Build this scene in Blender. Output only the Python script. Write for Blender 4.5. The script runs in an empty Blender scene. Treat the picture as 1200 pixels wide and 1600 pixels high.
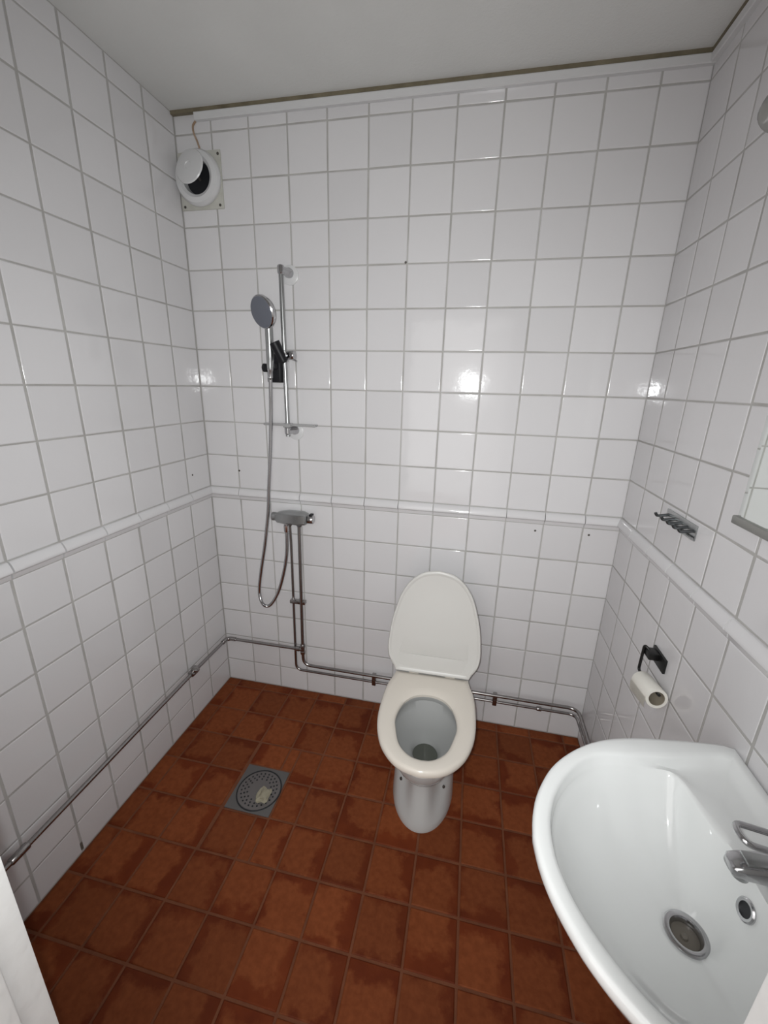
import bpy, bmesh, math, random
from mathutils import Vector, Matrix
random.seed(7)
R = math.radians
S = bpy.context.scene
COL = S.collection

# ------------------------------------------------------------------ camera
def make_camera():
    yaw, pitch, roll = 0.2006, -0.2977, 0.0246
    cy, sy, cp, sp = math.cos(yaw), math.sin(yaw), math.cos(pitch), math.sin(pitch)
    f = Vector((-sy * cp, cy * cp, sp)); r = Vector((cy, sy, 0)); u = r.cross(f)
    r2 = r * math.cos(roll) + u * math.sin(roll)
    u2 = u * math.cos(roll) - r * math.sin(roll)
    m = Matrix(((r2.x, u2.x, -f.x, 1.2038), (r2.y, u2.y, -f.y, -1.7226), (r2.z, u2.z, -f.z, 1.579), (0, 0, 0, 1)))
    cd = bpy.data.cameras.new('camera'); co = bpy.data.objects.new('camera', cd)
    COL.objects.link(co); co.matrix_world = m
    cd.sensor_fit = 'VERTICAL'; cd.sensor_height = 24.0
    cd.lens = 644.07 * 24.0 / 1600.0
    cd.clip_start = 0.01
    S.camera = co
    return m
CAM = make_camera()

# ------------------------------------------------------------------ light
S.view_settings.view_transform = 'Standard'
S.view_settings.look = 'None'
S.view_settings.exposure = 0.0
S.view_settings.gamma = 1.0
S.view_settings.use_curve_mapping = False
# even, dim light of the hall outside the open doorway
w = bpy.data.worlds.new('world'); S.world = w; w.use_nodes = True
w.node_tree.nodes['Background'].inputs[0].default_value = (1.0, 0.98, 0.96, 1)
w.node_tree.nodes['Background'].inputs[1].default_value = 1.8
# the phone's flash, a small wide-angle lamp held a little left of the lens
ld = bpy.data.lights.new('flash', 'SPOT'); ld.energy = 65; ld.shadow_soft_size = 0.008
ld.spot_size = R(134); ld.spot_blend = 1.0; ld.color = (0.98, 1.0, 1.0)
lo = bpy.data.objects.new('flash', ld); COL.objects.link(lo)
lo.matrix_world = CAM @ Matrix.Translation((-0.024, 0.012, 0.0)) @ Matrix.Rotation(R(3), 4, 'X') @ Matrix.Rotation(R(3.5), 4, 'Y')

# ------------------------------------------------------------------ materials
def mat(name, col, rough=0.5, metal=0.0, **kw):
    m = bpy.data.materials.new(name); m.use_nodes = True
    b = m.node_tree.nodes['Principled BSDF']
    b.inputs['Base Color'].default_value = (*col, 1)
    b.inputs['Roughness'].default_value = rough
    b.inputs['Metallic'].default_value = metal
    for k, v in kw.items(): b.inputs[k.replace('_', ' ')].default_value = v
    return m
class NT:
    def __init__(s, m): s.t = m.node_tree; s.b = s.t.nodes['Principled BSDF']
    def n(s, t, **kw):
        x = s.t.nodes.new(t)
        for k, v in kw.items(): setattr(x, k, v)
        return x
    def l(s, a, b): s.t.links.new(a, b)
    def noise(s, scale, detail=2, vec=None, rough=0.5):
        x = s.n('ShaderNodeTexNoise'); x.inputs['Scale'].default_value = scale
        x.inputs['Detail'].default_value = detail; x.inputs['Roughness'].default_value = rough
        if vec: s.l(vec, x.inputs['Vector'])
        return x.outputs['Fac']
    def vec(s, random_offset=True):
        tc = s.n('ShaderNodeTexCoord')
        if not random_offset: return tc.outputs['Object']
        oi = s.n('ShaderNodeObjectInfo'); ml = s.n('ShaderNodeMath', operation='MULTIPLY'); ml.inputs[1].default_value = 37.0
        s.l(oi.outputs['Random'], ml.inputs[0])
        cb = s.n('ShaderNodeCombineXYZ'); s.l(ml.outputs[0], cb.inputs[0]); s.l(ml.outputs[0], cb.inputs[2])
        ad = s.n('ShaderNodeVectorMath', operation='ADD'); s.l(tc.outputs['Object'], ad.inputs[0]); s.l(cb.outputs[0], ad.inputs[1])
        return ad.outputs[0]
    def ramp(s, fac, stops):
        x = s.n('ShaderNodeValToRGB'); s.l(fac, x.inputs[0])
        while len(x.color_ramp.elements) < len(stops): x.color_ramp.elements.new(0.5)
        for e, (p, c) in zip(x.color_ramp.elements, stops): e.position = p; e.color = (*c, 1)
        return x.outputs[0]
    def bump(s, h, dist, strength=1.0, prev=None):
        x = s.n('ShaderNodeBump'); x.inputs['Distance'].default_value = dist; x.inputs['Strength'].default_value = strength
        s.l(h, x.inputs['Height'])
        if prev: s.l(prev, x.inputs['Normal'])
        return x.outputs[0]
    def mixc(s, fac, a, b, mode='MIX'):
        x = s.n('ShaderNodeMix', data_type='RGBA', blend_type=mode)
        if hasattr(fac, 'links'): s.l(fac, x.inputs[0])
        else: x.inputs[0].default_value = fac
        for v, i in ((a, 6), (b, 7)):
            if hasattr(v, 'links'): s.l(v, x.inputs[i])
            else: x.inputs[i].default_value = (*v, 1)
        return x.outputs[2]

M = {}
def glazed(name, c0, c1, wave=0.00028):
    m = mat(name, c0, 0.075); t = NT(m)
    oi = t.n('ShaderNodeObjectInfo')
    t.l(t.ramp(oi.outputs['Random'], [(0, c0), (1, c1)]), t.b.inputs['Base Color'])
    v = t.vec()
    n1 = t.bump(t.noise(26, 1, v), wave)
    n2 = t.bump(t.noise(120, 2, v), wave * 0.30, prev=n1)
    t.l(n2, t.b.inputs['Normal'])
    M[name] = m
glazed('glazed_white', (0.655, 0.645, 0.655), (0.70, 0.69, 0.70), 0.00035)
def plain_noise(name, c0, c1, scale, rough, bump=0.0, bscale=None, **kw):
    m = mat(name, c0, rough, **kw); t = NT(m); v = t.vec(False)
    t.l(t.ramp(t.noise(scale, 4, v), [(0.3, c0), (0.7, c1)]), t.b.inputs['Base Color'])
    if bump: t.l(t.bump(t.noise(bscale or scale, 3, v), bump), t.b.inputs['Normal'])
    M[name] = m
plain_noise('wall_grout', (0.37, 0.36, 0.345), (0.48, 0.47, 0.455), 9, 0.85, 0.001, 300)
plain_noise('floor_grout', (0.125, 0.036, 0.0115), (0.18, 0.057, 0.021), 14, 0.8, 0.001, 250)
plain_noise('ceiling_paint', (0.66, 0.665, 0.65), (0.71, 0.715, 0.70), 3, 0.75, 0.0008, 120)
plain_noise('door_paint', (0.76, 0.76, 0.75), (0.84, 0.84, 0.83), 6, 0.45, 0.0025, 22)
plain_noise('old_sealant', (0.11, 0.092, 0.055), (0.21, 0.18, 0.12), 18, 0.7, 0.001, 60)
plain_noise('rust_stain', (0.27, 0.17, 0.10), (0.42, 0.32, 0.24), 40, 0.7)
plain_noise('vent_plate', (0.47, 0.465, 0.42), (0.55, 0.545, 0.50), 25, 0.55)
def terracotta():
    m = mat('terracotta', (0.2, 0.06, 0.02), 0.6, Specular_IOR_Level=0.18); t = NT(m)
    tc = t.n('ShaderNodeTexCoord'); v = t.vec()
    # worn pale middle, darker glazed border with its own ragged outline
    sx = t.n('ShaderNodeSeparateXYZ'); t.l(tc.outputs['Object'], sx.inputs[0])
    def absn(o, off, k):
        oi = t.n('ShaderNodeObjectInfo')
        fr = t.n('ShaderNodeMath', operation='MULTIPLY'); t.l(oi.outputs['Random'], fr.inputs[0]); fr.inputs[1].default_value = k * 5
        fc = t.n('ShaderNodeMath', operation='FRACT'); t.l(fr.outputs[0], fc.inputs[0])
        a = t.n('ShaderNodeMath', operation='MULTIPLY_ADD'); t.l(fc.outputs[0], a.inputs[0]); a.inputs[1].default_value = off; a.inputs[2].default_value = -off / 2
        s2 = t.n('ShaderNodeMath', operation='ADD'); t.l(o, s2.inputs[0]); t.l(a.outputs[0], s2.inputs[1])
        b = t.n('ShaderNodeMath', operation='ABSOLUTE'); t.l(s2.outputs[0], b.inputs[0]); return b.outputs[0]
    mx = t.n('ShaderNodeMath', operation='SMOOTH_MAX'); mx.inputs[2].default_value = 0.02
    t.l(absn(sx.outputs[0], 0.075, 3.7), mx.inputs[0]); t.l(absn(sx.outputs[1], -0.075, 7.3), mx.inputs[1])
    nz = t.n('ShaderNodeMath', operation='MULTIPLY_ADD'); t.l(t.noise(17, 4, v, 0.6), nz.inputs[0]); nz.inputs[1].default_value = 0.13; t.l(mx.outputs[0], nz.inputs[2])
    edge = t.ramp(nz.outputs[0], [(0.124, (0, 0, 0)), (0.146, (1, 1, 1))])
    base = t.ramp(t.noise(60, 4, v), [(0.3, (0.165, 0.040, 0.0105)), (0.7, (0.215, 0.056, 0.0165))])
    dark = t.ramp(t.noise(14, 2, v), [(0.3, (0.108, 0.0175, 0.003)), (0.7, (0.150, 0.029, 0.006))])
    c = t.mixc(edge, base, dark)
    oi = t.n('ShaderNodeObjectInfo')
    hs = t.n('ShaderNodeHueSaturation'); t.l(c, hs.inputs['Color'])
    mr = t.n('ShaderNodeMapRange'); t.l(oi.outputs['Random'], mr.inputs[0]); mr.inputs[3].default_value = 0.86; mr.inputs[4].default_value = 1.14
    t.l(mr.outputs[0], hs.inputs['Value'])
    t.l(hs.outputs[0], t.b.inputs['Base Color'])
    t.l(t.bump(t.noise(90, 4, v), 0.0006), t.b.inputs['Normal'])
    M['terracotta'] = m
terracotta()
M['chrome'] = mat('chrome', (0.52, 0.52, 0.53), 0.14, 1.0)
M['worn_chrome'] = mat('worn_chrome', (0.36, 0.345, 0.34), 0.24, 1.0)
M['dark_chrome'] = mat('dark_chrome', (0.14, 0.15, 0.155), 0.28, 1.0)
M['brushed_steel'] = mat('brushed_steel', (0.42, 0.43, 0.43), 0.3, 1.0)
M['grey_face'] = mat('grey_face', (0.13, 0.14, 0.17), 0.35)
M['black_plastic'] = mat('black_plastic', (0.006, 0.006, 0.008), 0.45, Specular_IOR_Level=0.3)
M['black_metal'] = mat('black_metal', (0.006, 0.006, 0.006), 0.4)
M['clear_plastic'] = mat('clear_plastic', (0.72, 0.72, 0.72), 0.12, Transmission_Weight=0.6, IOR=1.46)
M['white_plastic'] = mat('white_plastic', (0.64, 0.64, 0.645), 0.28)
M['seat_plastic'] = mat('seat_plastic', (0.72, 0.67, 0.60), 0.22)
M['lid_plastic'] = mat('lid_plastic', (0.60, 0.59, 0.565), 0.35)
M['ceramic'] = mat('ceramic', (0.765, 0.78, 0.775), 0.07, Coat_Weight=0.4, Coat_Roughness=0.03)
M['toilet_ceramic'] = mat('toilet_ceramic', (0.50, 0.505, 0.50), 0.09)
M['water'] = mat('water', (0.10, 0.105, 0.09), 0.03)
M['dark'] = mat('dark', (0.012, 0.013, 0.016), 0.5)
M['screw'] = mat('screw', (0.10, 0.09, 0.08), 0.45, 0.6)
M['mirror'] = mat('mirror', (0.86, 0.90, 0.87), 0.005, 1.0)
M['aluminium'] = mat('aluminium', (0.30, 0.30, 0.28), 0.35, 0.7)
M['opal'] = mat('opal', (0.26, 0.26, 0.24), 0.18)
M['paper'] = mat('paper', (0.80, 0.78, 0.72), 0.9)
M['card'] = mat('card', (0.30, 0.26, 0.20), 0.9)
M['drain_grey'] = mat('drain_grey', (0.105, 0.10, 0.098), 0.42)
M['drain_grate'] = mat('drain_grate', (0.13, 0.118, 0.115), 0.40)
M['scrap'] = mat('scrap', (0.30, 0.275, 0.20), 0.55)
M['grime'] = mat('grime', (0.13, 0.115, 0.095), 0.45)
M['plaster'] = mat('plaster', (0.72, 0.71, 0.69), 0.7)

# ------------------------------------------------------------------ mesh helpers
def fin(name, bm, m, parent=None, smooth=True, sharp=40, world=True):
    bmesh.ops.recalc_face_normals(bm, faces=bm.faces)
    me = bpy.data.meshes.new(name)
    if parent is not None and world:
        mw = Matrix.Translation(parent_world(parent)).inverted()
        bmesh.ops.transform(bm, matrix=mw, verts=bm.verts)
    bm.to_mesh(me); bm.free()
    me.materials.append(M[m])
    if smooth:
        for p in me.polygons: p.use_smooth = True
        if sharp: me.set_sharp_from_angle(angle=R(sharp))
    o = bpy.data.objects.new(name, me); COL.objects.link(o)
    if parent is not None: o.parent = parent
    return o
def parent_world(p):
    v = Vector((0, 0, 0))
    while p is not None: v = v + p.location; p = p.parent
    return v
def tag(o, label, cat=None, group=None):
    o['label'] = label
    if cat: o['category'] = cat
    if group: o['group'] = group
    return o
def thing(name, loc, label, cat, group=None):
    e = bpy.data.objects.new(name, None); COL.objects.link(e); e.location = loc
    e.empty_display_size = 0.05
    return tag(e, label, cat, group)
def struct(o): o['kind'] = 'structure'; return o
def box(bm, x0, x1, y0, y1, z0, z1, bevel=0.0, seg=2):
    g = bmesh.ops.create_cube(bm, size=1.0)['verts']
    for v in g:
        v.co = Vector(((x0 + x1) / 2 + v.co.x * (x1 - x0), (y0 + y1) / 2 + v.co.y * (y1 - y0), (z0 + z1) / 2 + v.co.z * (z1 - z0)))
    if bevel:
        es = list({e for v in g for e in v.link_edges})
        bmesh.ops.bevel(bm, geom=es, offset=bevel, segments=seg, profile=0.5, affect='EDGES')
def B(*a, **k):
    bm = bmesh.new(); box(bm, *a, **k); return bm
def loft(bm, rings, cap0=True, cap1=True, closed=True):
    vs = [[bm.verts.new(p) for p in r] for r in rings]
    n = len(rings[0])
    for a, b in zip(vs, vs[1:]):
        for i in range(n if closed else n - 1):
            j = (i + 1) % n
            bm.faces.new((a[i], a[j], b[j], b[i]))
    if cap0: bm.faces.new(list(reversed(vs[0])))
    if cap1: bm.faces.new(vs[-1])
    return vs
def catmull(pts, sub=8):
    P = [Vector(p) for p in pts]; out = []
    for i in range(len(P) - 1):
        p0 = P[max(i - 1, 0)]; p1 = P[i]; p2 = P[i + 1]; p3 = P[min(i + 2, len(P) - 1)]
        for k in range(sub):
            t = k / sub
            out.append(0.5 * ((2 * p1) + (p2 - p0) * t + (2 * p0 - 5 * p1 + 4 * p2 - p3) * t * t + (3 * p1 - p0 - 3 * p2 + p3) * t ** 3))
    out.append(P[-1]); return out
def fillet(pts, rad, n=6):
    P = [Vector(p) for p in pts]; out = [P[0]]
    for a, b, c in zip(P, P[1:], P[2:]):
        d1 = (a - b).normalized(); d2 = (c - b).normalized()
        s = b + d1 * rad; e = b + d2 * rad
        for k in range(n + 1):
            t = k / n; out.append((1 - t) ** 2 * s + 2 * t * (1 - t) * b + t * t * e)
    out.append(P[-1]); return out
def tube(bm, pts, r, n=12, cap=True):
    P = [Vector(p) for p in pts]; rad = r if isinstance(r, (list, tuple)) else [r] * len(P)
    t0 = (P[1] - P[0]).normalized()
    up = Vector((0, 0, 1)) if abs(t0.z) < 0.9 else Vector((1, 0, 0))
    nrm = (up - t0 * up.dot(t0)).normalized(); rings = []
    for i, p in enumerate(P):
        t = (P[min(i + 1, len(P) - 1)] - P[max(i - 1, 0)]).normalized()
        nrm = (nrm - t * nrm.dot(t)).normalized(); b = t.cross(nrm)
        rings.append([p + (nrm * math.cos(2 * math.pi * k / n) + b * math.sin(2 * math.pi * k / n)) * rad[i] for k in range(n)])
    return loft(bm, rings, cap, cap)
def T(pts, r, n=12):
    bm = bmesh.new(); tube(bm, pts, r, n); return bm
def lathe(bm, prof, origin, axis, n=32, cap0=False, cap1=False):
    """prof: (radius, distance along axis)"""
    a = Vector(axis).normalized(); o = Vector(origin)
    u = a.orthogonal().normalized(); v = a.cross(u); rings = []
    for r, d in prof:
        rings.append([o + a * d + (u * math.cos(2 * math.pi * k / n) + v * math.sin(2 * math.pi * k / n)) * r for k in range(n)])
    return loft(bm, rings, cap0, cap1)
def LA(prof, origin, axis, n=32, cap0=True, cap1=True):
    bm = bmesh.new(); lathe(bm, prof, origin, axis, n, cap0, cap1); return bm

# ------------------------------------------------------------------ the room
W, D, H = 1.819, 1.483, 2.545          # room width, depth to the door wall, height
PI_ = 0.153                             # tile pitch
TZ, BZ = 1.0981, 1.0442                 # top and bottom of the border course
REC = 0.0009                            # how far the joints lie back

floor = struct(fin('floor', B(-0.12, W + 0.12, -4.4, 0.12, -0.10, -0.002), 'floor_grout', smooth=False))
wall_back = struct(fin('wall_back', B(-0.12, W + 0.12, REC, 0.12, -0.002, H), 'wall_grout', smooth=False))
wall_left = struct(fin('wall_left', B(-0.12, -REC, -D, REC, -0.002, H), 'wall_grout', smooth=False))
wall_right = struct(fin('wall_right', B(W + REC, W + 0.12, -D, REC, -0.002, H), 'wall_grout', smooth=False))
ceiling = struct(fin('ceiling', B(-0.12, W + 0.12, -D - 0.1, 0.12, H, H + 0.08), 'ceiling_paint', smooth=False))
DX0, DX1, DH = 0.700, 1.461, 2.06
bm = bmesh.new()
box(bm, -0.12, DX0, -D - 0.1, -D, -0.002, H)
box(bm, DX1, W + 0.12, -D - 0.1, -D, -0.002, H)
box(bm, DX0, DX1, -D - 0.1, -D, DH, H)
wall_front = struct(fin('wall_front', bm, 'plaster', smooth=False))

TILE = {}
def tile_mesh(w, h, bev, t, m, pillow=0.0):
    key = (round(w, 4), round(h, 4), bev, t, m)
    if key in TILE: return TILE[key]
    prof = [(0, -t, 0.0), (0, -bev, 0.05), (bev * 0.30, -bev * 0.42, 0.5), (bev * 1.9, 0.0, 1.0)]
    vs = []; fs = []; nr = []
    for ins, z, _ in prof:
        a, b = w / 2 - ins, h / 2 - ins
        vs += [(-a, -b, z), (a, -b, z), (a, b, z), (-a, b, z)]
    sd = [(0, -1), (1, 0), (0, 1), (-1, 0)]
    for k in range(3):
        for i in range(4):
            j = (i + 1) % 4
            fs.append((k * 4 + i, k * 4 + j, k * 4 + 4 + j, k * 4 + 4 + i))
            def nn(q):
                c = prof[q][2]; v = Vector((sd[i][0] * (1 - c), sd[i][1] * (1 - c), c)); return v.normalized()
            nr += [nn(k), nn(k), nn(k + 1), nn(k + 1)]
    fs.append((12, 13, 14, 15)); nr += [Vector((0, 0, 1))] * 4
    me = bpy.data.meshes.new('tile'); me.from_pydata(vs, [], fs)
    for p in me.polygons: p.use_smooth = True
    me.normals_split_custom_set([tuple(n) for n in nr]); me.materials.append(M[m])
    TILE[key] = me
    return me
ROTS = {'back': Matrix(((1, 0, 0), (0, 0, -1), (0, 1, 0))).to_4x4(),      # local z -> -y
        'left': Matrix(((0, 0, 1), (1, 0, 0), (0, 1, 0))).to_4x4(),       # local z -> +x
        'right': Matrix(((0, 0, -1), (-1, 0, 0), (0, 1, 0))).to_4x4(),    # local z -> -x
        'floor': Matrix.Identity(4)}
def put_tile(parent, side, c, w, h, bev, t, m, tilt):
    o = bpy.data.objects.new('tile', tile_mesh(w, h, bev, t, m)); COL.objects.link(o)
    wob = Matrix.Rotation(R(random.gauss(0, tilt)), 4, 'X') @ Matrix.Rotation(R(random.gauss(0, tilt)), 4, 'Y')
    o.matrix_world = Matrix.Translation(c) @ ROTS[side] @ wob
    o.parent = parent
    return o
rows = [(0.0, BZ - 6 * PI_)] + [(BZ - (k + 1) * PI_, BZ - k * PI_) for k in range(5, -1, -1)] + \
       [(TZ + k * PI_, TZ + (k + 1) * PI_) for k in range(9)] + [(TZ + 9 * PI_, H)]
def wall_tiles(parent, side, cols, gap_v, gap_h):
    for a, b in cols:
        for z0, z1 in rows:
            ww, hh = abs(b - a) - gap_v, z1 - z0 - gap_h
            mid, zc = (a + b) / 2, (z0 + z1) / 2
            c = {'back': (mid, 0, zc), 'left': (0, mid, zc), 'right': (W, mid, zc)}[side]
            put_tile(parent, side, c, ww, hh, 0.0022, 0.007, 'glazed_white', 0.13)
def border(parent, side, cols, gap):
    # moulded border pieces: rounded nose over a flat lower band
    z0, z1 = BZ + 0.0014, TZ - 0.0014
    prof = [(-0.006, z1), (0.003, z1), (0.006, z1 - 0.0015), (0.0125, z1 - 0.012), (0.0165, z1 - 0.022), (0.0175, z1 - 0.0275), (0.0165, z1 - 0.031),
            (0.013, z1 - 0.0335), (0.0085, z1 - 0.0355), (0.006, z1 - 0.039), (0.0045, z0 + 0.002), (0.003, z0), (-0.006, z0)]
    for a, b in cols:
        lo_, hi_ = min(a, b) + gap / 2, max(a, b) - gap / 2
        bm = bmesh.new(); rings = []
        for q in (lo_, hi_):
            rings.append([{'back': (q, -d, z), 'left': (d, q, z), 'right': (W - d, q, z)}[side] for d, z in prof])
        loft(bm, rings)
        fin('border_tile', bm, 'glazed_white', parent, sharp=50)
cb = [(-0.0008, PI_)] + [(k * PI_, (k + 1) * PI_) for k in range(1, 11)] + [(11 * PI_, W + 0.0026)]
cl = [(0, -0.006 - PI_)] + [(-0.006 - k * PI_, -0.006 - (k + 1) * PI_) for k in range(1, 9)] + [(-0.006 - 9 * PI_, -D)]
cr = [(0.002, 0.005 - PI_)] + [(0.005 - k * PI_, 0.005 - (k + 1) * PI_) for k in range(1, 9)] + [(0.005 - 9 * PI_, -D)]
wall_tiles(wall_back, 'back', cb, 0.0036, 0.0034)
wall_tiles(wall_left, 'left', cl, 0.0056, 0.0030)
wall_tiles(wall_right, 'right', cr, 0.0046, 0.0032)
border(wall_back, 'back', cb, 0.0030); border(wall_left, 'left', cl, 0.005); border(wall_right, 'right', cr, 0.004)

# floor tiles
fx = [0.0] + [0.068 + 0.1528 * k for k in range(12)] + [W]
fy = [0.0] + [-0.050 - 0.156 * k for k in range(10)] + [-D]
DR = (0.381, 0.575, -0.678, -0.476)     # the floor drain
def cut(a, b, lo_, hi_):
    return a, b
for i in range(len(fx) - 1):
    for j in range(len(fy) - 1):
        x0, x1, y1, y0 = fx[i], fx[i + 1], fy[j], fy[j + 1]
        pieces = [(x0, x1, y0, y1)]
        dx0, dx1, dy0, dy1 = DR
        out = []
        for (a, b, c, d) in pieces:
            if b <= dx0 or a >= dx1 or d <= dy0 or c >= dy1: out.append((a, b, c, d)); continue
            if a < dx0: out.append((a, dx0, c, d)); a = dx0
            if b > dx1: out.append((dx1, b, c, d)); b = dx1
            if c < dy0: out.append((a, b, c, dy0)); c = dy0
            if d > dy1: out.append((a, b, dy1, d))
        for (a, b, c, d) in out:
            if b - a < 0.015 or d - c < 0.015: continue
            put_tile(floor, 'floor', ((a + b) / 2, (c + d) / 2, 0.0), b - a - 0.007, d - c - 0.007, 0.0022, 0.008, 'terracotta', 0.22)

# old screw holes left in the wall tiles
for q, ax in (((1.500, 0.0, 1.014), (0, -1, 0)), ((1.709, 0.0, 1.015), (0, -1, 0)), ((0.913, 0.0, 2.020), (0, -1, 0)), ((0.158, 0.0, 1.182), (0, -1, 0)), ((0.0, -0.124, 1.176), (1, 0, 0))):
    par = wall_back if ax[1] else wall_left
    fin('screw_hole', LA([(0.0045, -0.003), (0.0045, 0.0006), (0.003, 0.0012)], q, ax, 12), 'screw', par)

fin('grout_chip', B(-0.003, 0.0011, -0.930, -0.921, 0.010, 0.042, bevel=0.001), 'grime', wall_left)

# ceiling mouldings with the dark joint above them
for k, (a, b, sd) in enumerate(((0.098, W, 'b'), (-D, -0.018, 'r'))):
    bm = bmesh.new()
    prof = [(0.0, 2.5325), (0.017, 2.5325), (0.0185, 2.530), (0.0165, 2.512), (0.014, 2.5095), (0.0, 2.5095)]
    rings = [[(q, -d, z) if sd == 'b' else (W - d, q, z) for d, z in prof] for q in (a, b)]
    loft(bm, rings)
    struct(fin('trim_%d' % (k + 1), bm, 'white_plastic', sharp=30))
bm = bmesh.new(); box(bm, 0.0, W, -0.0165, 0.0, 2.5335, H)
struct(fin('trim_3', bm, 'old_sealant', smooth=False))
bm = bmesh.new(); box(bm, W - 0.0178, W, -D, -0.017, 2.5335, H)
struct(fin('trim_4', bm, 'old_sealant', smooth=False))

# door lining in the opening the photo is taken through
door = struct(fin('door_1', B(DX0, DX1, -D - 0.1, -D, 2.04, DH), 'door_paint', smooth=False))
for nm, xa, xb, xs in (('jamb', DX0, 0.7195, 0.730), ('jamb', 1.442, DX1, 1.432)):
    bm = bmesh.new(); box(bm, xa, xb, -D - 0.105, -D, -0.002, 2.04, 0.002)
    fin('jamb', bm, 'door_paint', door)
    sx_ = sorted((xb if xa == DX0 else xa, xs))
    fin('door_stop', B(sx_[0], sx_[1], -D - 0.105, -D - 0.036, -0.002, 2.04, bevel=0.003), 'door_paint', door)

bm = bmesh.new()
box(bm, 0.0, 0.035, -0.700, 0.0, 0.008, 2.034, 0.002)
leaf = fin('added_door_leaf', bm, 'door_paint', door, world=False)  # unseen leaf, added and angled to cut off the bright hall reflected in the tiles
leaf.location = (1.444, -D - 0.107, 0.0); leaf.rotation_euler = (0, 0, R(-16))
hd_ = fin('door_handle', T(fillet([(0.002, -0.640, 1.03), (-0.045, -0.640, 1.03), (-0.045, -0.530, 1.03)], 0.012, 6), 0.009, 12), 'brushed_steel', leaf, world=False)

# ------------------------------------------------------------------ exhaust vent
v = thing('exhaust_vent', (0.096, -0.001, 2.325), 'round white exhaust vent with tilted disc on yellowed square plate under the ceiling', 'vent')
fin('mounting_plate', B(0.004, 0.187, -0.006, 0.0, 2.226, 2.418, bevel=0.002), 'vent_plate', v)
fin('collar', LA([(0.088, 0.0), (0.093, 0.010), (0.093, 0.020), (0.086, 0.032), (0.070, 0.036), (0.059, 0.030), (0.055, 0.012), (0.055, 0.006)], (0.096, -0.006, 2.325), (0, -1, 0), 48, False, False), 'white_plastic', v)
fin('duct_opening', LA([(0.056, 0.0), (0.056, 0.004)], (0.096, -0.007, 2.325), (0, -1, 0), 32), 'dark', v)
ds = fin('damper_disc', LA([(0.0005, -0.012), (0.030, -0.010), (0.054, -0.003), (0.062, 0.003), (0.059, 0.007), (0.040, 0.011), (0.014, 0.0125), (0.0125, 0.0105), (0.0005, 0.0105)], (0.092, -0.060, 2.345), (-0.12, -0.96, 0.22), 40, False, False), 'white_plastic', v)
fin('spindle', T([(0.098, -0.010, 2.322), (0.094, -0.055, 2.343)], 0.005, 10), 'screw', v)
for x_, z_ in ((0.178, 2.404), (0.172, 2.238), (0.018, 2.238)):
    fin('screw', LA([(0.005, 0), (0.005, 0.002), (0.003, 0.003)], (x_, -0.0055, z_), (0, -1, 0), 12), 'screw', v)
c_ = fin('rust_streak', T(catmull([(0.098, -0.004, 2.531), (0.097, -0.003, 2.515), (0.082, -0.003, 2.498), (0.083, -0.003, 2.475), (0.094, -0.003, 2.45), (0.102, -0.003, 2.425)], 6), [0.0035] * 31, 8), 'rust_stain')
tag(c_, 'thin rust-brown streak winding down from the ceiling to the exhaust vent', 'stain')

# ------------------------------------------------------------------ shower rail
rx = 0.436
t = thing('shower_rail', (rx, 0, 1.38), 'upright chrome shower rail with black hand shower holder and clear soap shelf', 'shower rail')
fin('bar', T([(rx, -0.055, 1.36), (rx, -0.055, 2.012)], 0.0095, 16), 'brushed_steel', t)
for z_, nm in ((1.992, 'top'), (1.380, 'bottom')):
    fin('wall_bracket', LA([(0.018, 0.0), (0.019, 0.012), (0.016, 0.020), (0.0135, 0.036), (0.0135, 0.060)], (rx + 0.014, -0.004, z_ + 0.002), (-0.20, -1, 0.04), 24), 'chrome', t)
    fin('bar_end', LA([(0.010, -0.016), (0.0135, -0.012), (0.0135, 0.012), (0.010, 0.016)], (rx, -0.055, z_ + 0.004), (0, 0, 1), 20), 'chrome', t)
    fin('wall_disc', LA([(0.036, 0.0), (0.036, 0.004), (0.033, 0.006)], (rx + 0.014, 0.0, z_ - 0.004), (0, -1, 0), 32), 'white_plastic', t)
sl = fin('slider', LA([(0.012, -0.022), (0.017, -0.018), (0.017, 0.018), (0.012, 0.022)], (rx, -0.055, 1.683), (0, 0, 1), 24), 'chrome', t)
fin('clamp_knob', LA([(0.010, 0.0), (0.012, 0.006), (0.0175, 0.010), (0.0185, 0.030), (0.016, 0.034)], (rx + 0.012, -0.056, 1.687), (1, -0.1, 0), 24), 'chrome', sl)
fin('clamp_lever', T([(rx + 0.036, -0.06, 1.672), (rx + 0.055, -0.062, 1.664)], 0.004, 8), 'chrome', sl)
hc = fin('holder_cone', LA([(0.011, -0.006), (0.0175, 0.0), (0.0205, 0.076), (0.0180, 0.078), (0.015, 0.060)], (rx + 0.010, -0.088, 1.662), (-0.36, -0.26, 0.93), 24), 'black_plastic', t)
fin('holder_joint', LA([(0.012, -0.02), (0.015, 0.0), (0.012, 0.022)], (rx + 0.004, -0.078, 1.672), (0, -1, 0), 20), 'black_plastic', t)
bm = bmesh.new(); box(bm, 0.318, 0.556, -0.046, -0.010, 1.402, 1.412, 0.003)
sh = fin('soap_shelf', bm, 'clear_plastic', t)
bm = bmesh.new(); box(bm, rx - 0.016, rx + 0.016, -0.070, -0.035, 1.398, 1.416, 0.004)
fin('shelf_clip', bm, 'clear_plastic', sh)

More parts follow.
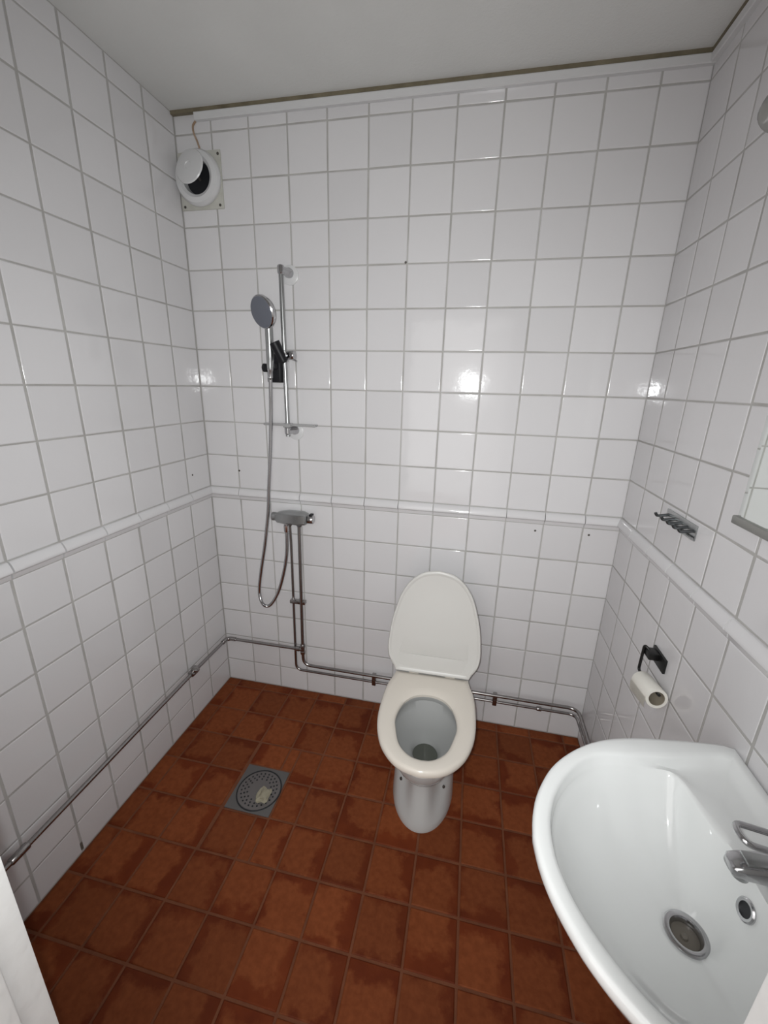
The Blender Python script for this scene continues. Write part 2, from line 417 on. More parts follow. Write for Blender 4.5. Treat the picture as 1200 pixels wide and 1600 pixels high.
# black bracket on the tiles and the hand shower it holds
t = thing('shower_bracket', (0.372, 0, 1.637), 'black plastic wall bracket holding the hand shower', 'bracket')
fin('bracket_body', B(0.343, 0.404, -0.034, 0.0, 1.580, 1.694, bevel=0.005), 'black_plastic', t)
fin('knob', LA([(0.010, 0.0), (0.017, 0.004), (0.017, 0.016), (0.013, 0.019)], (0.347, -0.036, 1.638), (-0.5, -1, 0), 24), 'black_plastic', t)
fin('cradle', B(0.368, 0.396, -0.066, -0.03, 1.632, 1.660, bevel=0.005), 'black_plastic', t)
t = thing('hand_shower', (0.387, -0.085, 1.64), 'chrome hand shower with round grey spray face held by the black bracket', 'hand shower')
hp = [(0.383, -0.082, 1.632), (0.385, -0.083, 1.66), (0.388, -0.086, 1.70), (0.388, -0.086, 1.745), (0.388, -0.086, 1.775), (0.388, -0.088, 1.795)]
fin('handle', T(catmull(hp, 5), [0.0120 + 0.0035 * min(1, k / 8) for k in range(26)], 18), 'brushed_steel', t)
HN = (-0.36, -0.84, -0.30)
hd = fin('shower_head', LA([(0.016, -0.028), (0.042, -0.024), (0.055, -0.015), (0.0605, -0.006), (0.0605, 0.004), (0.057, 0.008)], (0.383, -0.118, 1.838), HN, 48), 'chrome', t)
sf = fin('spray_face', LA([(0.056, 0.002), (0.056, 0.0085), (0.053, 0.0095), (0.012, 0.0105)], (0.383, -0.118, 1.838), HN, 48), 'grey_face', hd)
fin('hose_nut', LA([(0.0105, -0.026), (0.0105, 0.0), (0.012, 0.002), (0.012, 0.012)], (0.383, -0.082, 1.624), (0.05, 0, 1), 18), 'chrome', t)
# hose
hs = [(0.382, -0.082, 1.606), (0.376, -0.075, 1.54), (0.367, -0.066, 1.45), (0.353, -0.060, 1.306), (0.335, -0.060, 1.133), (0.323, -0.060, 1.012), (0.297, -0.060, 0.851), (0.268, -0.058, 0.716),
      (0.249, -0.055, 0.612), (0.249, -0.052, 0.552), (0.267, -0.050, 0.516), (0.303, -0.052, 0.528), (0.350, -0.056, 0.607), (0.389, -0.060, 0.731), (0.407, -0.062, 0.831), (0.411, -0.062, 0.926)]
path = catmull(hs, 30)
t = thing('shower_hose', (0.411, -0.062, 0.94), 'ribbed chrome shower hose hanging in a loop from hand shower to mixer', 'hose')
fin('hose_spiral', T(path, [0.0078 + (0.0005 if k % 2 else -0.0003) for k in range(len(path))], 12), 'chrome', t)
fin('end_nut', LA([(0.011, 0.0), (0.0125, 0.004), (0.0125, 0.030), (0.010, 0.032)], (0.411, -0.062, 0.925), (0, 0, 1), 8), 'chrome', t)

# ------------------------------------------------------------------ thermostatic mixer
t = thing('shower_mixer', (0.435, 0, 0.965), 'flat-topped chrome shower mixer with two end knobs on the tiled wall', 'mixer tap')
bm = bmesh.new()
def msec(x, y0, y1, z0, z1, c=0.008):
    return [(x, y0 - c, z0), (x, y1 + c, z0), (x, y1, z0 + c), (x, y1 + 0.002, z1 - c * 0.5), (x, y1 + c, z1), (x, y0 - c, z1), (x, y0, z1 - c), (x, y0, z0 + c)]
loft(bm, [msec(0.362, -0.030, -0.076, 0.974, 1.010), msec(0.372, -0.022, -0.084, 0.970, 1.014), msec(0.410, -0.010, -0.090, 0.968, 1.018), msec(0.480, -0.010, -0.090, 0.968, 1.018), msec(0.508, -0.022, -0.084, 0.970, 1.014), msec(0.514, -0.030, -0.076, 0.974, 1.010)])
fin('mixer_body', bm, 'brushed_steel', t, sharp=35)
fin('temperature_knob', LA([(0.017, 0.0), (0.020, 0.002), (0.020, 0.020), (0.017, 0.023)], (0.362, -0.053, 0.992), (-1, 0, 0), 28), 'brushed_steel', t)
kn = fin('flow_knob', LA([(0.017, 0.0), (0.0205, 0.002), (0.0205, 0.024), (0.018, 0.027)], (0.514, -0.053, 0.992), (1, 0, 0), 28), 'chrome', t)
fin('flow_grip', B(0.522, 0.538, -0.066, -0.040, 1.008, 1.018, bevel=0.003), 'black_plastic', kn)
for x_ in (0.411, 0.459):
    fin('union_nut', LA([(0.012, 0.0), (0.015, 0.003), (0.015, 0.020), (0.010, 0.030)], (x_, -0.028, 0.972), (0, 0, -1), 6), 'chrome', t)
fin('hose_outlet', LA([(0.011, 0.0), (0.011, 0.012)], (0.411, -0.062, 0.970), (0, 0, -1), 16), 'chrome', t)

# ------------------------------------------------------------------ water pipes
t = thing('water_pipe', (0.455, -0.026, 0.186), 'thicker chrome water pipe from shower mixer running behind the toilet', 'pipe')
fin('pipe_run', T(fillet([(0.459, -0.030, 0.950), (0.4555, -0.034, 0.32), (0.4555, -0.034, 0.190), (1.785, -0.034, 0.190), (1.785, -0.92, 0.19)], 0.045, 8), 0.0082, 14), 'worn_chrome', t)
tee = fin('tee_fitting', LA([(0.012, -0.028), (0.0135, -0.025), (0.0135, -0.012), (0.011, -0.010), (0.011, 0.010), (0.0135, 0.012), (0.0135, 0.025), (0.012, 0.028)], (0.4555, -0.034, 0.283), (0, 0, 1), 16), 'worn_chrome', t)
fin('tee_branch', LA([(0.011, 0.0), (0.011, 0.016), (0.0135, 0.018), (0.0135, 0.034), (0.011, 0.036)], (0.4555, -0.034, 0.282), (-1, 0, 0), 16), 'worn_chrome', tee)
t = thing('water_pipe', (0.411, -0.024, 0.143), 'thinner chrome water pipe from shower mixer along the foot of the wall', 'pipe')
fin('pipe_run', T(fillet([(0.411, -0.026, 0.950), (0.410, -0.018, 0.85), (0.406, -0.0155, 0.139), (1.786, -0.0175, 0.143), (1.794, -0.92, 0.15)], 0.036, 8), 0.0066, 14), 'worn_chrome', t)
fin('coupling', LA([(0.0085, 0), (0.0105, 0.003), (0.0105, 0.020), (0.0085, 0.023)], (1.612, -0.0172, 0.1425), (1, 0, 0), 12), 'worn_chrome', t)
t = thing('water_pipe', (0.026, -0.7, 0.268), 'chrome water pipe running low along the wall beside the floor drain', 'pipe')
fin('pipe_run', T(fillet([(0.4196, -0.034, 0.281), (0.027, -0.030, 0.276), (0.026, -0.30, 0.277), (0.026, -1.46, 0.252)], 0.030, 6), 0.0082, 14), 'worn_chrome', t)
fin('corner_elbow', T(fillet([(0.075, -0.0305, 0.2765), (0.027, -0.030, 0.276), (0.027, -0.075, 0.2762)], 0.028, 6), 0.0112, 14), 'worn_chrome', t)
fin('coupling', LA([(0.009, 0), (0.012, 0.004), (0.012, 0.050), (0.009, 0.054)], (0.026, -1.075, 0.2603), (0, -1, -0.02), 12), 'worn_chrome', t)
sv = fin('stop_valve', LA([(0.010, -0.026), (0.015, -0.022), (0.016, -0.010), (0.016, 0.010), (0.015, 0.022), (0.010, 0.026)], (0.026, -0.308, 0.277), (0, 1, 0), 16), 'worn_chrome', t)
fin('valve_cap', LA([(0.012, 0.0), (0.0165, 0.008), (0.0165, 0.020), (0.009, 0.025)], (0.026, -0.308, 0.280), (0.5, 0, 0.9), 16), 'worn_chrome', sv)
def clip(name, c, vert, lab):
    t = thing('pipe_clip', c, lab, 'pipe clip')
    x, y, z = c
    if vert:
        fin('clip_body', B(x - 0.010, x + 0.010, -0.036, -0.015, z - 0.034, z + 0.030, bevel=0.003), 'worn_chrome', t)
    else:
        fin('clip_body', B(x - 0.040, x + 0.040, -0.038, -0.014, z - 0.009, z + 0.009, bevel=0.003), 'worn_chrome', t)
    fin('spacer', LA([(0.006, 0.0), (0.006, 0.016)], (x, 0.0, z), (0, -1, 0), 12), 'worn_chrome', t)
    fin('clip_screw', LA([(0.004, 0), (0.003, 0.002)], (x, -0.036 if vert else -0.038, z - 0.002), (0, -1, 0), 10), 'screw', t)
clip('a', (0.437, 0, 0.548), False, 'metal pipe clip joining the two upright pipes under the shower mixer')
clip('b', (0.829, 0, 0.166), True, 'metal pipe clip on the double pipe between shower and toilet')
clip('c', (1.419, 0, 0.166), True, 'metal pipe clip on the double pipe between toilet and washbasin corner')

# ------------------------------------------------------------------ floor drain
t = thing('floor_drain', (0.478, -0.577, 0.0), 'square grey floor drain with round perforated grate set in the terracotta floor', 'drain')
fin('drain_frame', B(0.385, 0.571, -0.674, -0.480, -0.006, 0.001, bevel=0.0015), 'drain_grey', t)
cx, cy_ = 0.484, -0.580
fin('grate_ring', LA([(0.090, 0.0008), (0.089, 0.0022), (0.085, 0.0022), (0.0845, 0.0008)], (cx, cy_, 0), (0, 0, 1), 48, False, False), 'dark', t)
gr = fin('grate', LA([(0.083, 0.0), (0.083, 0.002), (0.081, 0.003), (0.02, 0.0038)], (cx, cy_, 0), (0, 0, 1), 48), 'drain_grate', t)
for ring, n in ((0.070, 26), (0.058, 20), (0.046, 14)):
    for k in range(n):
        a = 2 * math.pi * (k + (0.5 if ring == 0.058 else 0)) / n
        fin('drain_hole', LA([(0.0036, 0.0018), (0.0036, 0.0042)], (cx + ring * math.cos(a), cy_ + ring * math.sin(a), 0), (0, 0, 1), 8), 'dark', gr)
bm = bmesh.new(); bmesh.ops.create_icosphere(bm, subdivisions=3, radius=1.0)
for vv in bm.verts:
    c0 = vv.co.copy(); k = 1 + 0.22 * math.sin(5 * c0.x + 1) * math.cos(4 * c0.y) + 0.14 * math.sin(9 * c0.z + 3 * c0.x)
    vv.co = Vector((0.517 + c0.x * 0.026 * k, -0.606 + c0.y * 0.030 * k, 0.014 + c0.z * 0.0125 * k))
o = fin('plastic_scrap', bm, 'scrap', sharp=25)
tag(o, 'small crumpled yellowish scrap lying on the floor drain grate', 'scrap')

# ------------------------------------------------------------------ toilet
TR = thing('toilet', (1.122, 0, 0), 'white ceramic toilet with raised lid and open seat bowl', 'toilet')
TR.rotation_euler = (0, 0, R(1.0))
def tl(name, bm, m, parent=None, sharp=45):
    o = fin(name, bm, m, parent or TR, sharp=sharp, world=False); return o
def sec(hw, vb, vf, vm, z, n=64, pb=2.6, pf=2.0, ridge=0.0):
    out = []
    for k in range(n):
        a = 2 * math.pi * k / n; c, s_ = math.cos(a), math.sin(a)
        p = pf if s_ > 0 else pb
        x = hw * math.copysign(abs(c) ** (2 / p), c)
        v_ = vm + (vf - vm if s_ > 0 else vm - vb) * math.copysign(abs(s_) ** (2 / p), s_)
        if ridge and s_ > 0:
            q = abs(c); x = hw * c
            v_ = vm + (vf - vm) * ((1 - ridge) * math.sqrt(max(0.0, 1 - q * q)) + ridge * math.exp(-(q / 0.44) ** 4) * (1 - q ** 8))
        out.append((x, -v_, z))
    return out
bm = bmesh.new()
rings = [sec(0.122, 0.10, 0.604, 0.40, 0.0), sec(0.123, 0.10, 0.605, 0.40, 0.012), sec(0.121, 0.10, 0.600, 0.40, 0.030), sec(0.120, 0.095, 0.592, 0.395, 0.060, ridge=0.12), sec(0.119, 0.09, 0.582, 0.39, 0.100, ridge=0.26), sec(0.118, 0.08, 0.571, 0.38, 0.150, ridge=0.42),
         sec(0.118, 0.07, 0.568, 0.38, 0.200, ridge=0.46), sec(0.122, 0.06, 0.574, 0.39, 0.250, ridge=0.28), sec(0.138, 0.05, 0.606, 0.41, 0.300, pf=1.9), sec(0.157, 0.04, 0.662, 0.43, 0.348), sec(0.166, 0.04, 0.700, 0.45, 0.380), sec(0.168, 0.04, 0.711, 0.45, 0.396), sec(0.163, 0.045, 0.706, 0.45, 0.404),
         sec(0.128, 0.335, 0.690, 0.50, 0.404, pb=2.1), sec(0.119, 0.345, 0.684, 0.50, 0.397, pb=2.1), sec(0.119, 0.345, 0.684, 0.50, 0.372, pb=2.1), sec(0.124, 0.338, 0.690, 0.50, 0.364, pb=2.1), sec(0.121, 0.342, 0.682, 0.50, 0.330, pb=2.1),
         sec(0.108, 0.352, 0.650, 0.49, 0.280, pb=2.1), sec(0.088, 0.352, 0.585, 0.460, 0.230, pb=2.1), sec(0.066, 0.352, 0.510, 0.425, 0.198, pb=2.0), sec(0.053, 0.354, 0.470, 0.410, 0.180, pb=2.0), sec(0.049, 0.356, 0.460, 0.406, 0.160, pb=2.0), sec(0.046, 0.360, 0.455, 0.406, 0.110, pb=2.0)]
loft(bm, rings, True, True)
bowl = tl('bowl', bm, 'toilet_ceramic')
bm = bmesh.new(); loft(bm, [sec(0.0492, 0.3558, 0.4605, 0.406, 0.160, pb=2.0), sec(0.0496, 0.3556, 0.4615, 0.406, 0.1625, pb=2.0)])
tl('water', bm, 'water', bowl)
for s_ in (-1, 1):
    bm = bmesh.new(); lathe(bm, [(0.006, -0.01), (0.006, 0.002), (0.004, 0.003)], (s_ * 0.083, -0.489, 0.108), (s_ * 0.60, -0.75, 0.20), 12, True, True)
    tl('fixing_screw', bm, 'screw', bowl)
def outline(tab, n=14):
    """tab: (v, half-width) from hinge to tip; returns closed symmetric outline"""
    pts = catmull([(a, b, 0) for a, b in tab], n)
    right = [(p.y, p.x) for p in pts]; left = [(-x, v_) for x, v_ in reversed(right[:-1])]
    return right + left
so = outline([(0.256, 0.150), (0.275, 0.153), (0.305, 0.160), (0.345, 0.171), (0.41, 0.177), (0.50, 0.177), (0.56, 0.170), (0.61, 0.155), (0.65, 0.135), (0.69, 0.100), (0.715, 0.058), (0.727, 0.0)], 5)
NS = len(so)
def inner_outline(n):
    tab = catmull([(0.372, 0.0, 0), (0.376, 0.030, 0), (0.392, 0.062, 0), (0.425, 0.089, 0), (0.47, 0.105, 0), (0.52, 0.110, 0), (0.565, 0.101, 0), (0.62, 0.083, 0), (0.652, 0.058, 0), (0.670, 0.030, 0), (0.675, 0.0, 0)], 12)
    poly = [(p.y, p.x) for p in tab] + [(-p.y, p.x) for p in reversed(tab[1:-1])]
    return poly
ip = inner_outline(0)
def ray_poly(c, d, poly):
    best = None
    for (x1, y1), (x2, y2) in zip(poly, poly[1:] + poly[:1]):
        ex, ey = x2 - x1, y2 - y1; den = d[0] * ey - d[1] * ex
        if abs(den) < 1e-12: continue
        t_ = ((x1 - c[0]) * ey - (y1 - c[1]) * ex) / den; s_ = ((x1 - c[0]) * d[1] - (y1 - c[1]) * d[0]) / den
        if t_ > 1e-6 and -1e-6 <= s_ <= 1 + 1e-6 and (best is None or t_ > best): best = t_
    return best
def polar(poly, c, angs):
    return [(c[0] + ray_poly(c, (math.cos(a), math.sin(a)), poly) * math.cos(a), c[1] + ray_poly(c, (math.cos(a), math.sin(a)), poly) * math.sin(a)) for a in angs]
sc = (0.0, 0.50)
angs = [2 * math.pi * k / 96 for k in range(96)]
for q in (so[0], so[-1]): angs.append(math.atan2(q[1] - sc[1], q[0] - sc[0]) % (2 * math.pi))
angs = sorted(set(round(a, 6) for a in angs))
O_ = polar(so, sc, angs); I_ = polar(ip, sc, angs)
def mixp(A, Bq, f): return [(a[0] + (b[0] - a[0]) * f, a[1] + (b[1] - a[1]) * f) for a, b in zip(A, Bq)]
def rz(P, z): return [(x, -v_, z) for x, v_ in P]
bm = bmesh.new()
loop = [rz(mixp(O_, I_, 0.03), 0.406), rz(O_, 0.411), rz(O_, 0.422), rz(mixp(O_, I_, 0.07), 0.4285), rz(mixp(O_, I_, 0.22), 0.4315), rz(mixp(O_, I_, 0.75), 0.430), rz(mixp(O_, I_, 0.93), 0.4265), rz(I_, 0.420), rz(I_, 0.410), rz(mixp(O_, I_, 0.96), 0.406)]
loft(bm, loop + [loop[0]], False, False); bmesh.ops.remove_doubles(bm, verts=bm.verts, dist=1e-6)
tl('seat', bm, 'seat_plastic')
# raised lid leaning back on the cistern
lt = [(0.0, 0.153), (0.020, 0.161), (0.050, 0.181), (0.085, 0.1895), (0.13, 0.1895), (0.22, 0.179), (0.315, 0.154), (0.37, 0.128), (0.41, 0.094), (0.433, 0.055), (0.443, 0.0)]
lo_ = outline(lt, 5)
lc = (0.0, 0.2)
angl = sorted(set(round(a, 6) for a in [2 * math.pi * k / 96 for k in range(96)] + [math.atan2(q[1] - lc[1], q[0] - lc[0]) % (2 * math.pi) for q in (lo_[0], lo_[-1])]))
LO = polar(lo_, lc, angl)
lean = R(10)
def lp(P, f, d):
    out = []
    for x, s_ in P:
        x2 = x * f; s2 = lc[1] + (s_ - lc[1]) * f
        out.append((x2, -(0.262 - s2 * math.sin(lean) + d * math.cos(lean)), 0.433 + s2 * math.cos(lean) + d * math.sin(lean)))
    return out
bm = bmesh.new()
loft(bm, [lp(LO, 0.0001, -0.028), lp(LO, 0.5, -0.026), lp(LO, 0.85, -0.019), lp(LO, 0.975, -0.008), lp(LO, 1.0, 0.0), lp(LO, 1.0, 0.005), lp(LO, 0.985, 0.0085), lp(LO, 0.95, 0.0085), lp(LO, 0.93, 0.005), lp(LO, 0.92, 0.0045), lp(LO, 0.5, 0.0045), lp(LO, 0.0001, 0.0045)], False, False)
lid = tl('lid', bm, 'lid_plastic')
def lq(x, s_, d): return (x, -(0.262 - s_ * math.sin(lean) + d * math.cos(lean)), 0.433 + s_ * math.cos(lean) + d * math.sin(lean))
for prof in ([(0.0850, 0.003), (0.0850, 0.0085), (0.0875, 0.0095), (0.175, 0.0035), (0.175, 0.003)], [(0.020, 0.003), (0.021, 0.0046), (0.078, 0.0085), (0.0805, 0.0080), (0.0810, 0.003)]):
    bm = bmesh.new()
    loft(bm, [[lq(x, s_, 0.004 + (d - 0.004) * k if d > 0.0035 else d) for s_, d in prof] for x, k in ((-0.145, 0.05), (-0.12, 0.6), (-0.06, 1.0), (0.0, 1.0), (0.06, 1.0), (0.12, 0.6), (0.145, 0.05))])
    tl('lid_ledge', bm, 'lid_plastic', lid)
for s_ in (-1, 1):
    bm = bmesh.new(); tube(bm, [(s_ * 0.075 - 0.02, -0.258, 0.418), (s_ * 0.075 + 0.02, -0.258, 0.418)], 0.012, 14)
    tl('hinge', bm, 'seat_plastic')
bm = bmesh.new()
def csec(z, hw, v0, v1): return sec(hw, v0, v1, (v0 + v1) / 2, z, 40, 5, 5)
loft(bm, [csec(0.34, 0.13, 0.03, 0.20), csec(0.42, 0.150, 0.018, 0.218), csec(0.55, 0.152, 0.016, 0.200), csec(0.66, 0.148, 0.016, 0.182), csec(0.70, 0.135, 0.02, 0.172), csec(0.712, 0.11, 0.03, 0.158)])
tl('cistern', bm, 'toilet_ceramic')

# ------------------------------------------------------------------ washbasin
SY = -1.165
SK = thing('washbasin', (W, SY, 0.66), 'white ceramic wall-hung washbasin with round chrome waste', 'washbasin')
half_o = [(W - 0.0005, 0.290), (1.798, 0.2945), (1.760, 0.2925), (1.707, 0.2875), (1.626, 0.2755), (1.547, 0.252), (1.479, 0.210), (1.424, 0.157), (1.388, 0.096), (1.371, 0.045), (1.3655, 0.0)]
half_i = [(1.796, 0.0), (1.796, 0.240), (1.789, 0.256), (1.772, 0.259), (1.720, 0.244), (1.669, 0.229), (1.590, 0.216), (1.515, 0.199), (1.461, 0.155), (1.420, 0.096), (1.400, 0.040), (1.3965, 0.0)]
half_b = [(1.706, 0.0), (1.706, 0.02), (1.704, 0.045), (1.697, 0.075), (1.688, 0.11), (1.682, 0.15), (1.676, 0.185), (1.660, 0.205), (1.62, 0.208), (1.56, 0.199), (1.510, 0.184), (1.462, 0.144), (1.423, 0.090), (1.405, 0.040), (1.4015, 0.0)]
def sym(h, sub=4, corner=False):
    a = [Vector((x, y, 0)) for x, y in h]
    p = catmull(a, sub)
    return p
def full(h, smooth=True):
    p = [(q.x, q.y) for q in (catmull([(x, y, 0) for x, y in h], 4) if smooth else [Vector((x, y, 0)) for x, y in h])]
    other = [(x, -y) for x, y in reversed(p)]
    poly = p + other
    out = []
    for q in poly:
        if not out or (abs(out[-1][0] - q[0]) + abs(out[-1][1] - q[1])) > 1e-6: out.append(q)
    if abs(out[0][0] - out[-1][0]) + abs(out[0][1] - out[-1][1]) < 1e-6: out.pop()
    return out
po, pi, pb = full(half_o), full(half_i), full(half_b)
c0 = (1.630, 0.0)
an = [2 * math.pi * k / 120 for k in range(120)]
for q in ((W - 0.0005, 0.290), (W - 0.0005, -0.290)): an.append(math.atan2(q[1], q[0] - c0[0]) % (2 * math.pi))
an = sorted(set(round(a, 6) for a in an))
OO, II, BB = polar(po, c0, an), polar(pi, c0, an), polar(pb, c0, an)
OO = [(min(x, W - 0.0008), y) for x, y in OO]
def ringz(P, z): return [(x, SY + y, z if not callable(z) else z(x, y)) for x, y in P]
def scl(P, f): return [(min(c0[0] + (x - c0[0]) * f, W - 0.0008), y * f) for x, y in P]
def scw(P, f, keepback=True):
    out = []
    for x, y in P:
        if x > W - 0.01: out.append((x, y * (f if f < 1 else 1)))
        else: out.append((c0[0] + 0.06 + (x - c0[0] - 0.06) * f, y * f))
    return out
deckz = lambda x, y: 0.838 - 0.010 * max(0.0, min(1.0, (1.66 - x) / 0.1))
G = 0.08    # drain radius share
def toward(P, f): return [(c0[0] + (x - c0[0]) * f, y * f) for x, y in P]
def bk(x): return max(0.0, min(1.0, (x - 1.60) / 0.07))
def deck(zf, zb):
    def f(x, y):
        k = max(0.0, min(1.0, (abs(y) - 0.045) / 0.05)); k = k * k * (3 - 2 * k)
        z = 0.8355 + (zb - 0.8355) * k
        return zf + (z - zf) * bk(x)
    return f
def two(zf, zb): return lambda x, y: zf + (zb - zf) * bk(x)
bowlprof = [(0.97, 0.815, 0.829), (0.92, 0.796, 0.807), (0.84, 0.773, 0.782), (0.74, 0.752, 0.760), (0.62, 0.734, 0.741), (0.48, 0.719, 0.724), (0.34, 0.709, 0.711), (0.20, 0.704, 0.704)]
bm = bmesh.new()
drain_r = 0.030
def blend_circle(f, z, zb):
    out = []
    for (x, y), a in zip(BB, an):
        dd = math.hypot(x - c0[0], y); f2 = max(f, (drain_r * 1.03 + (f - 0.2) * 0.045) / dd)
        px_, py_ = c0[0] + (x - c0[0]) * f2, y * f2
        k = max(0.0, min(1.0, (0.48 - f) / 0.36))
        r_ = max(drain_r * 1.03 + (f - 0.2) * 0.045, min(f * 0.20, dd * f))
        cxp, cyp = c0[0] + r_ * math.cos(a), r_ * math.sin(a)
        out.append((px_ + (cxp - px_) * k, SY + py_ + (cyp - py_) * k, two(z, zb)(x, y)))
    return out
rings = [ringz(scw(OO, 0.42), 0.668), ringz(scw(OO, 0.62), 0.690), ringz(scw(OO, 0.80), 0.735), ringz(scw(OO, 0.92), 0.785), ringz(scw(OO, 0.965), 0.812), ringz(scw(OO, 0.992), 0.824), ringz(OO, 0.832), ringz(OO, 0.843), ringz(mixp(OO, II, 0.10), 0.8485), ringz(mixp(OO, II, 0.28), 0.851),
         ringz(mixp(OO, II, 0.75), 0.850), ringz(mixp(OO, II, 0.93), 0.848), ringz(II, two(0.8445, 0.8445)), ringz(mixp(II, BB, 0.10), deck(0.8425, 0.833)), ringz(mixp(II, BB, 0.22), deck(0.840, 0.826)), ringz(mixp(II, BB, 0.60), deck(0.833, 0.830)), ringz(mixp(II, BB, 0.90), deck(0.828, 0.8355)), ringz(BB, deck(0.824, 0.834))]
rings += [blend_circle(*q) for q in bowlprof]
rings += [[(c0[0] + drain_r * math.cos(a), SY + drain_r * math.sin(a), 0.7025) for a in an], [(c0[0] + 0.022 * math.cos(a), SY + 0.022 * math.sin(a), 0.690) for a in an]]
loft(bm, rings, True, True)
basin = fin('basin', bm, 'ceramic', SK, sharp=60)
wr = fin('waste_ring', LA([(0.0335, -0.001), (0.0335, 0.0025), (0.031, 0.004), (0.0245, 0.003), (0.0215, -0.003), (0.0205, -0.010)], (c0[0], SY, 0.7035), (0, 0, 1), 40, False, False), 'chrome', SK)
pl = fin('waste_grid', LA([(0.0212, -0.012), (0.0212, -0.007), (0.019, -0.0055), (0.006, -0.0052)], (c0[0], SY, 0.7035), (0, 0, 1), 32), 'grime', SK)
fin('plug_post', LA([(0.006, -0.006), (0.005, -0.001), (0.003, 0.0005)], (c0[0] - 0.003, SY - 0.003, 0.7035), (0, 0, 1), 12), 'grime', wr)
# overflow ring on the sloping back of the bowl
ofc = Vector((1.6955, SY - 0.003, 0.794)); ofn = Vector((-0.95, -0.02, 0.30))
fin('overflow_ring', LA([(0.0175, -0.004), (0.0175, 0.002), (0.0155, 0.004), (0.0115, 0.003), (0.0105, -0.002)], ofc, ofn, 32, False, False), 'chrome', SK)
fin('overflow_hole', LA([(0.0112, -0.004), (0.0112, 0.0006)], ofc, ofn, 24), 'dark', SK)

# ------------------------------------------------------------------ basin tap
t = thing('basin_tap', (1.745, SY, 0.838), 'low chrome basin tap with open loop lever on the washbasin', 'tap')
fin('tap_body', LA([(0.026, 0.0), (0.026, 0.004), (0.0235, 0.010), (0.0225, 0.060), (0.021, 0.070), (0.014, 0.078)], (1.745, SY, 0.838), (0, 0, 1), 36), 'chrome', t)
bm = bmesh.new()
def ssec(x, hw, z0, z1):
    n = 20; out = []
    for k in range(n):
        a = 2 * math.pi * k / n; c, s_ = math.cos(a), math.sin(a)
        out.append((x + 0.0, SY + hw * math.copysign(abs(c) ** 0.6, c), (z0 + z1) / 2 + (z1 - z0) / 2 * math.copysign(abs(s_) ** 0.6, s_)))
    return out
loft(bm, [ssec(1.740, 0.020, 0.860, 0.904), ssec(1.715, 0.020, 0.866, 0.902), ssec(1.690, 0.0195, 0.869, 0.899), ssec(1.668, 0.0185, 0.869, 0.895), ssec(1.655, 0.016, 0.871, 0.891), ssec(1.650, 0.010, 0.875, 0.887)])
sp_ = fin('spout', bm, 'chrome', t, sharp=50)
fin('aerator', LA([(0.0115, 0.0), (0.0115, 0.010), (0.009, 0.011)], (1.671, SY, 0.871), (0, 0, -1), 20), 'brushed_steel', sp_)
fin('spout_inlay', B(1.668, 1.735, SY - 0.011, SY + 0.011, 0.8945, 0.9005, bevel=0.002), 'brushed_steel', sp_)
hw_ = 0.0165
lev = fillet([(1.748, SY - hw_, 0.916), (1.720, SY - hw_, 0.935), (1.649, SY - hw_, 0.946), (1.649, SY + hw_, 0.946), (1.720, SY + hw_, 0.935), (1.748, SY + hw_, 0.916)], 0.0155, 8)
fin('lever_loop', T(lev, 0.0048, 12), 'chrome', t)
fin('lever_cap', LA([(0.0215, 0.0), (0.0215, 0.012), (0.016, 0.020), (0.004, 0.022)], (1.747, SY, 0.910), (0, 0, 1), 28), 'chrome', t)

# ------------------------------------------------------------------ toilet paper
t = thing('paper_holder', (W, -0.505, 0.79), 'matt black toilet paper holder with square plate and bent arm', 'paper holder')
fin('wall_plate', B(W - 0.007, W, -0.553, -0.470, 0.787, 0.832, bevel=0.001), 'black_metal', t)
fin('stem', B(W - 0.036, W - 0.006, -0.520, -0.482, 0.806, 0.829, bevel=0.003), 'black_metal', t)
fin('arm', T(fillet([(1.795, -0.500, 0.822), (1.780, -0.486, 0.838), (1.780, -0.484, 0.745), (1.785, -0.618, 0.7605)], 0.012, 6), 0.0042, 12), 'black_metal', t)
a0, a1 = Vector((1.781, -0.515, 0.730)), Vector((1.785, -0.611, 0.743)); ax = (a1 - a0)
t = thing('toilet_roll', tuple((a0 + a1) / 2), 'nearly finished white toilet paper roll hanging on the black holder', 'toilet roll')
Lr = ax.length
fin('paper', LA([(0.0215, 0.0), (0.0292, 0.0), (0.0298, 0.002), (0.0298, Lr - 0.002), (0.0292, Lr), (0.0215, Lr)], a0, ax, 40, False, False), 'paper', t)
fin('cardboard_core', LA([(0.0218, Lr - 0.0005), (0.0205, Lr - 0.0005), (0.0205, 0.0005), (0.0218, 0.0005)], a0, ax, 40, False, False), 'card', t)
bm = bmesh.new()
u_ = ax.normalized(); side = Vector((-1, 0, 0)); side = (side - u_ * side.dot(u_)).normalized(); dn = u_.cross(side)
if dn.z > 0: dn = -dn
prof = []
for k in range(7):
    a = R(-30 + 20 * k); prof.append((side * math.cos(a) * 0.0304 + dn * math.sin(a) * 0.0304) * 1.0)
hang = [side * 0.0304 + dn * 0.0, side * 0.0312 + dn * 0.012, side * 0.031 + dn * 0.026, side * 0.0285 + dn * 0.034]
vsA = [bm.verts.new(a0 + p_ + u_ * 0.001) for p_ in hang]; vsB = [bm.verts.new(a1 + p_ - u_ * 0.001) for p_ in hang]
for k in range(3): bm.faces.new((vsA[k], vsA[k + 1], vsB[k + 1], vsB[k]))
bmesh.ops.solidify(bm, geom=bm.faces[:], thickness=0.0006)
fin('loose_sheet', bm, 'paper', t)

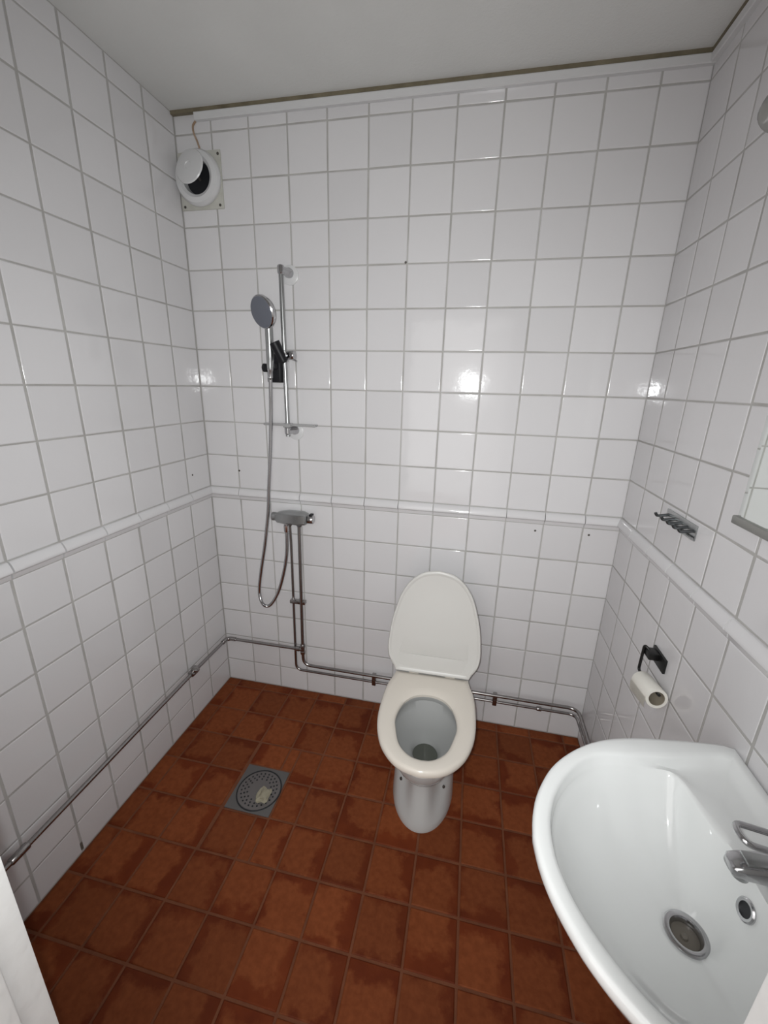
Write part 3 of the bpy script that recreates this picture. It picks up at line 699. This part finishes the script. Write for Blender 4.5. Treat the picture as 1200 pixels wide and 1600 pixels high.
# ------------------------------------------------------------------ hook rail
t = thing('hook_rail', (W, -0.441, 1.217), 'small chrome towel hook rail with short pegs on the tiles', 'hook rail')
fin('back_plate', B(W - 0.004, W, -0.531, -0.351, 1.196, 1.239, bevel=0.0012), 'brushed_steel', t)
for y_ in (-0.366, -0.408, -0.446, -0.484, -0.518):
    fin('hook', T(fillet([(W - 0.003, y_, 1.222), (W - 0.036, y_, 1.216), (W - 0.041, y_, 1.226)], 0.006, 4), 0.0044, 10), 'dark_chrome', t)
fin('rail_bar', T([(W - 0.0085, -0.530, 1.203), (W - 0.0085, -0.352, 1.203)], 0.004, 10), 'brushed_steel', t)

# ------------------------------------------------------------------ mirror and lamp
t = thing('wall_mirror', (W, -0.98, 1.31), 'frameless wall mirror with grey metal bottom edge on the tiles above the washbasin', 'mirror')
x1_, x2_ = W - 0.0135, W - 0.009
ya, yb, za, zb = -0.687, -1.27, 1.316, 1.96
bm = bmesh.new(); bv = 0.018
rings = [[(W - 0.003, ya, za), (W - 0.003, yb, za), (W - 0.003, yb, zb), (W - 0.003, ya, zb)], [(x2_, ya, za), (x2_, yb, za), (x2_, yb, zb), (x2_, ya, zb)], [(x1_, ya - bv, za + 0.0), (x1_, yb + bv, za + 0.0), (x1_, yb + bv, zb - bv), (x1_, ya - bv, zb - bv)]]
loft(bm, rings)
fin('mirror_glass', bm, 'mirror', t, smooth=False)
fin('bottom_channel', B(W - 0.020, W, yb, ya + 0.002, 1.299, 1.318, bevel=0.003), 'aluminium', t)
t = thing('wall_lamp', (W, -0.75, 2.135), 'unlit grey oblong wall lamp high above the mirror', 'lamp')
bm = bmesh.new()
y0_, y1_ = -0.452, -1.05
rings = []
for yy, k in ((0.0, 0.15), (0.004, 0.45), (0.014, 0.72), (0.030, 0.90), (0.052, 1.0)):
    rings.append((y0_ - yy, k))
rings += [(y1_ + a, k) for a, k in ((0.052, 1.0), (0.030, 0.90), (0.014, 0.72), (0.004, 0.45), (0.0, 0.15))]
def lsec(y, k):
    return [(W - 0.012 - 0.062 * k * math.sin(math.pi * q / 14), y, 2.157 + 0.045 * k * math.cos(math.pi * q / 14)) for q in range(15)]
loft(bm, [lsec(y, k) for y, k in rings])
fin('opal_cover', bm, 'opal', t, sharp=60)
bm = bmesh.new()
def bsec(y, k, d): return [(W - d * math.sin(math.pi * q / 14) ** 0.3 if 0 < q < 14 else W, y, 2.157 + 0.049 * k * math.cos(math.pi * q / 14)) for q in range(15)]
loft(bm, [bsec(y + (0.003 if y > -0.7 else -0.003), k, 0.016) for y, k in rings])
fin('lamp_base', bm, 'chrome', t, sharp=60)
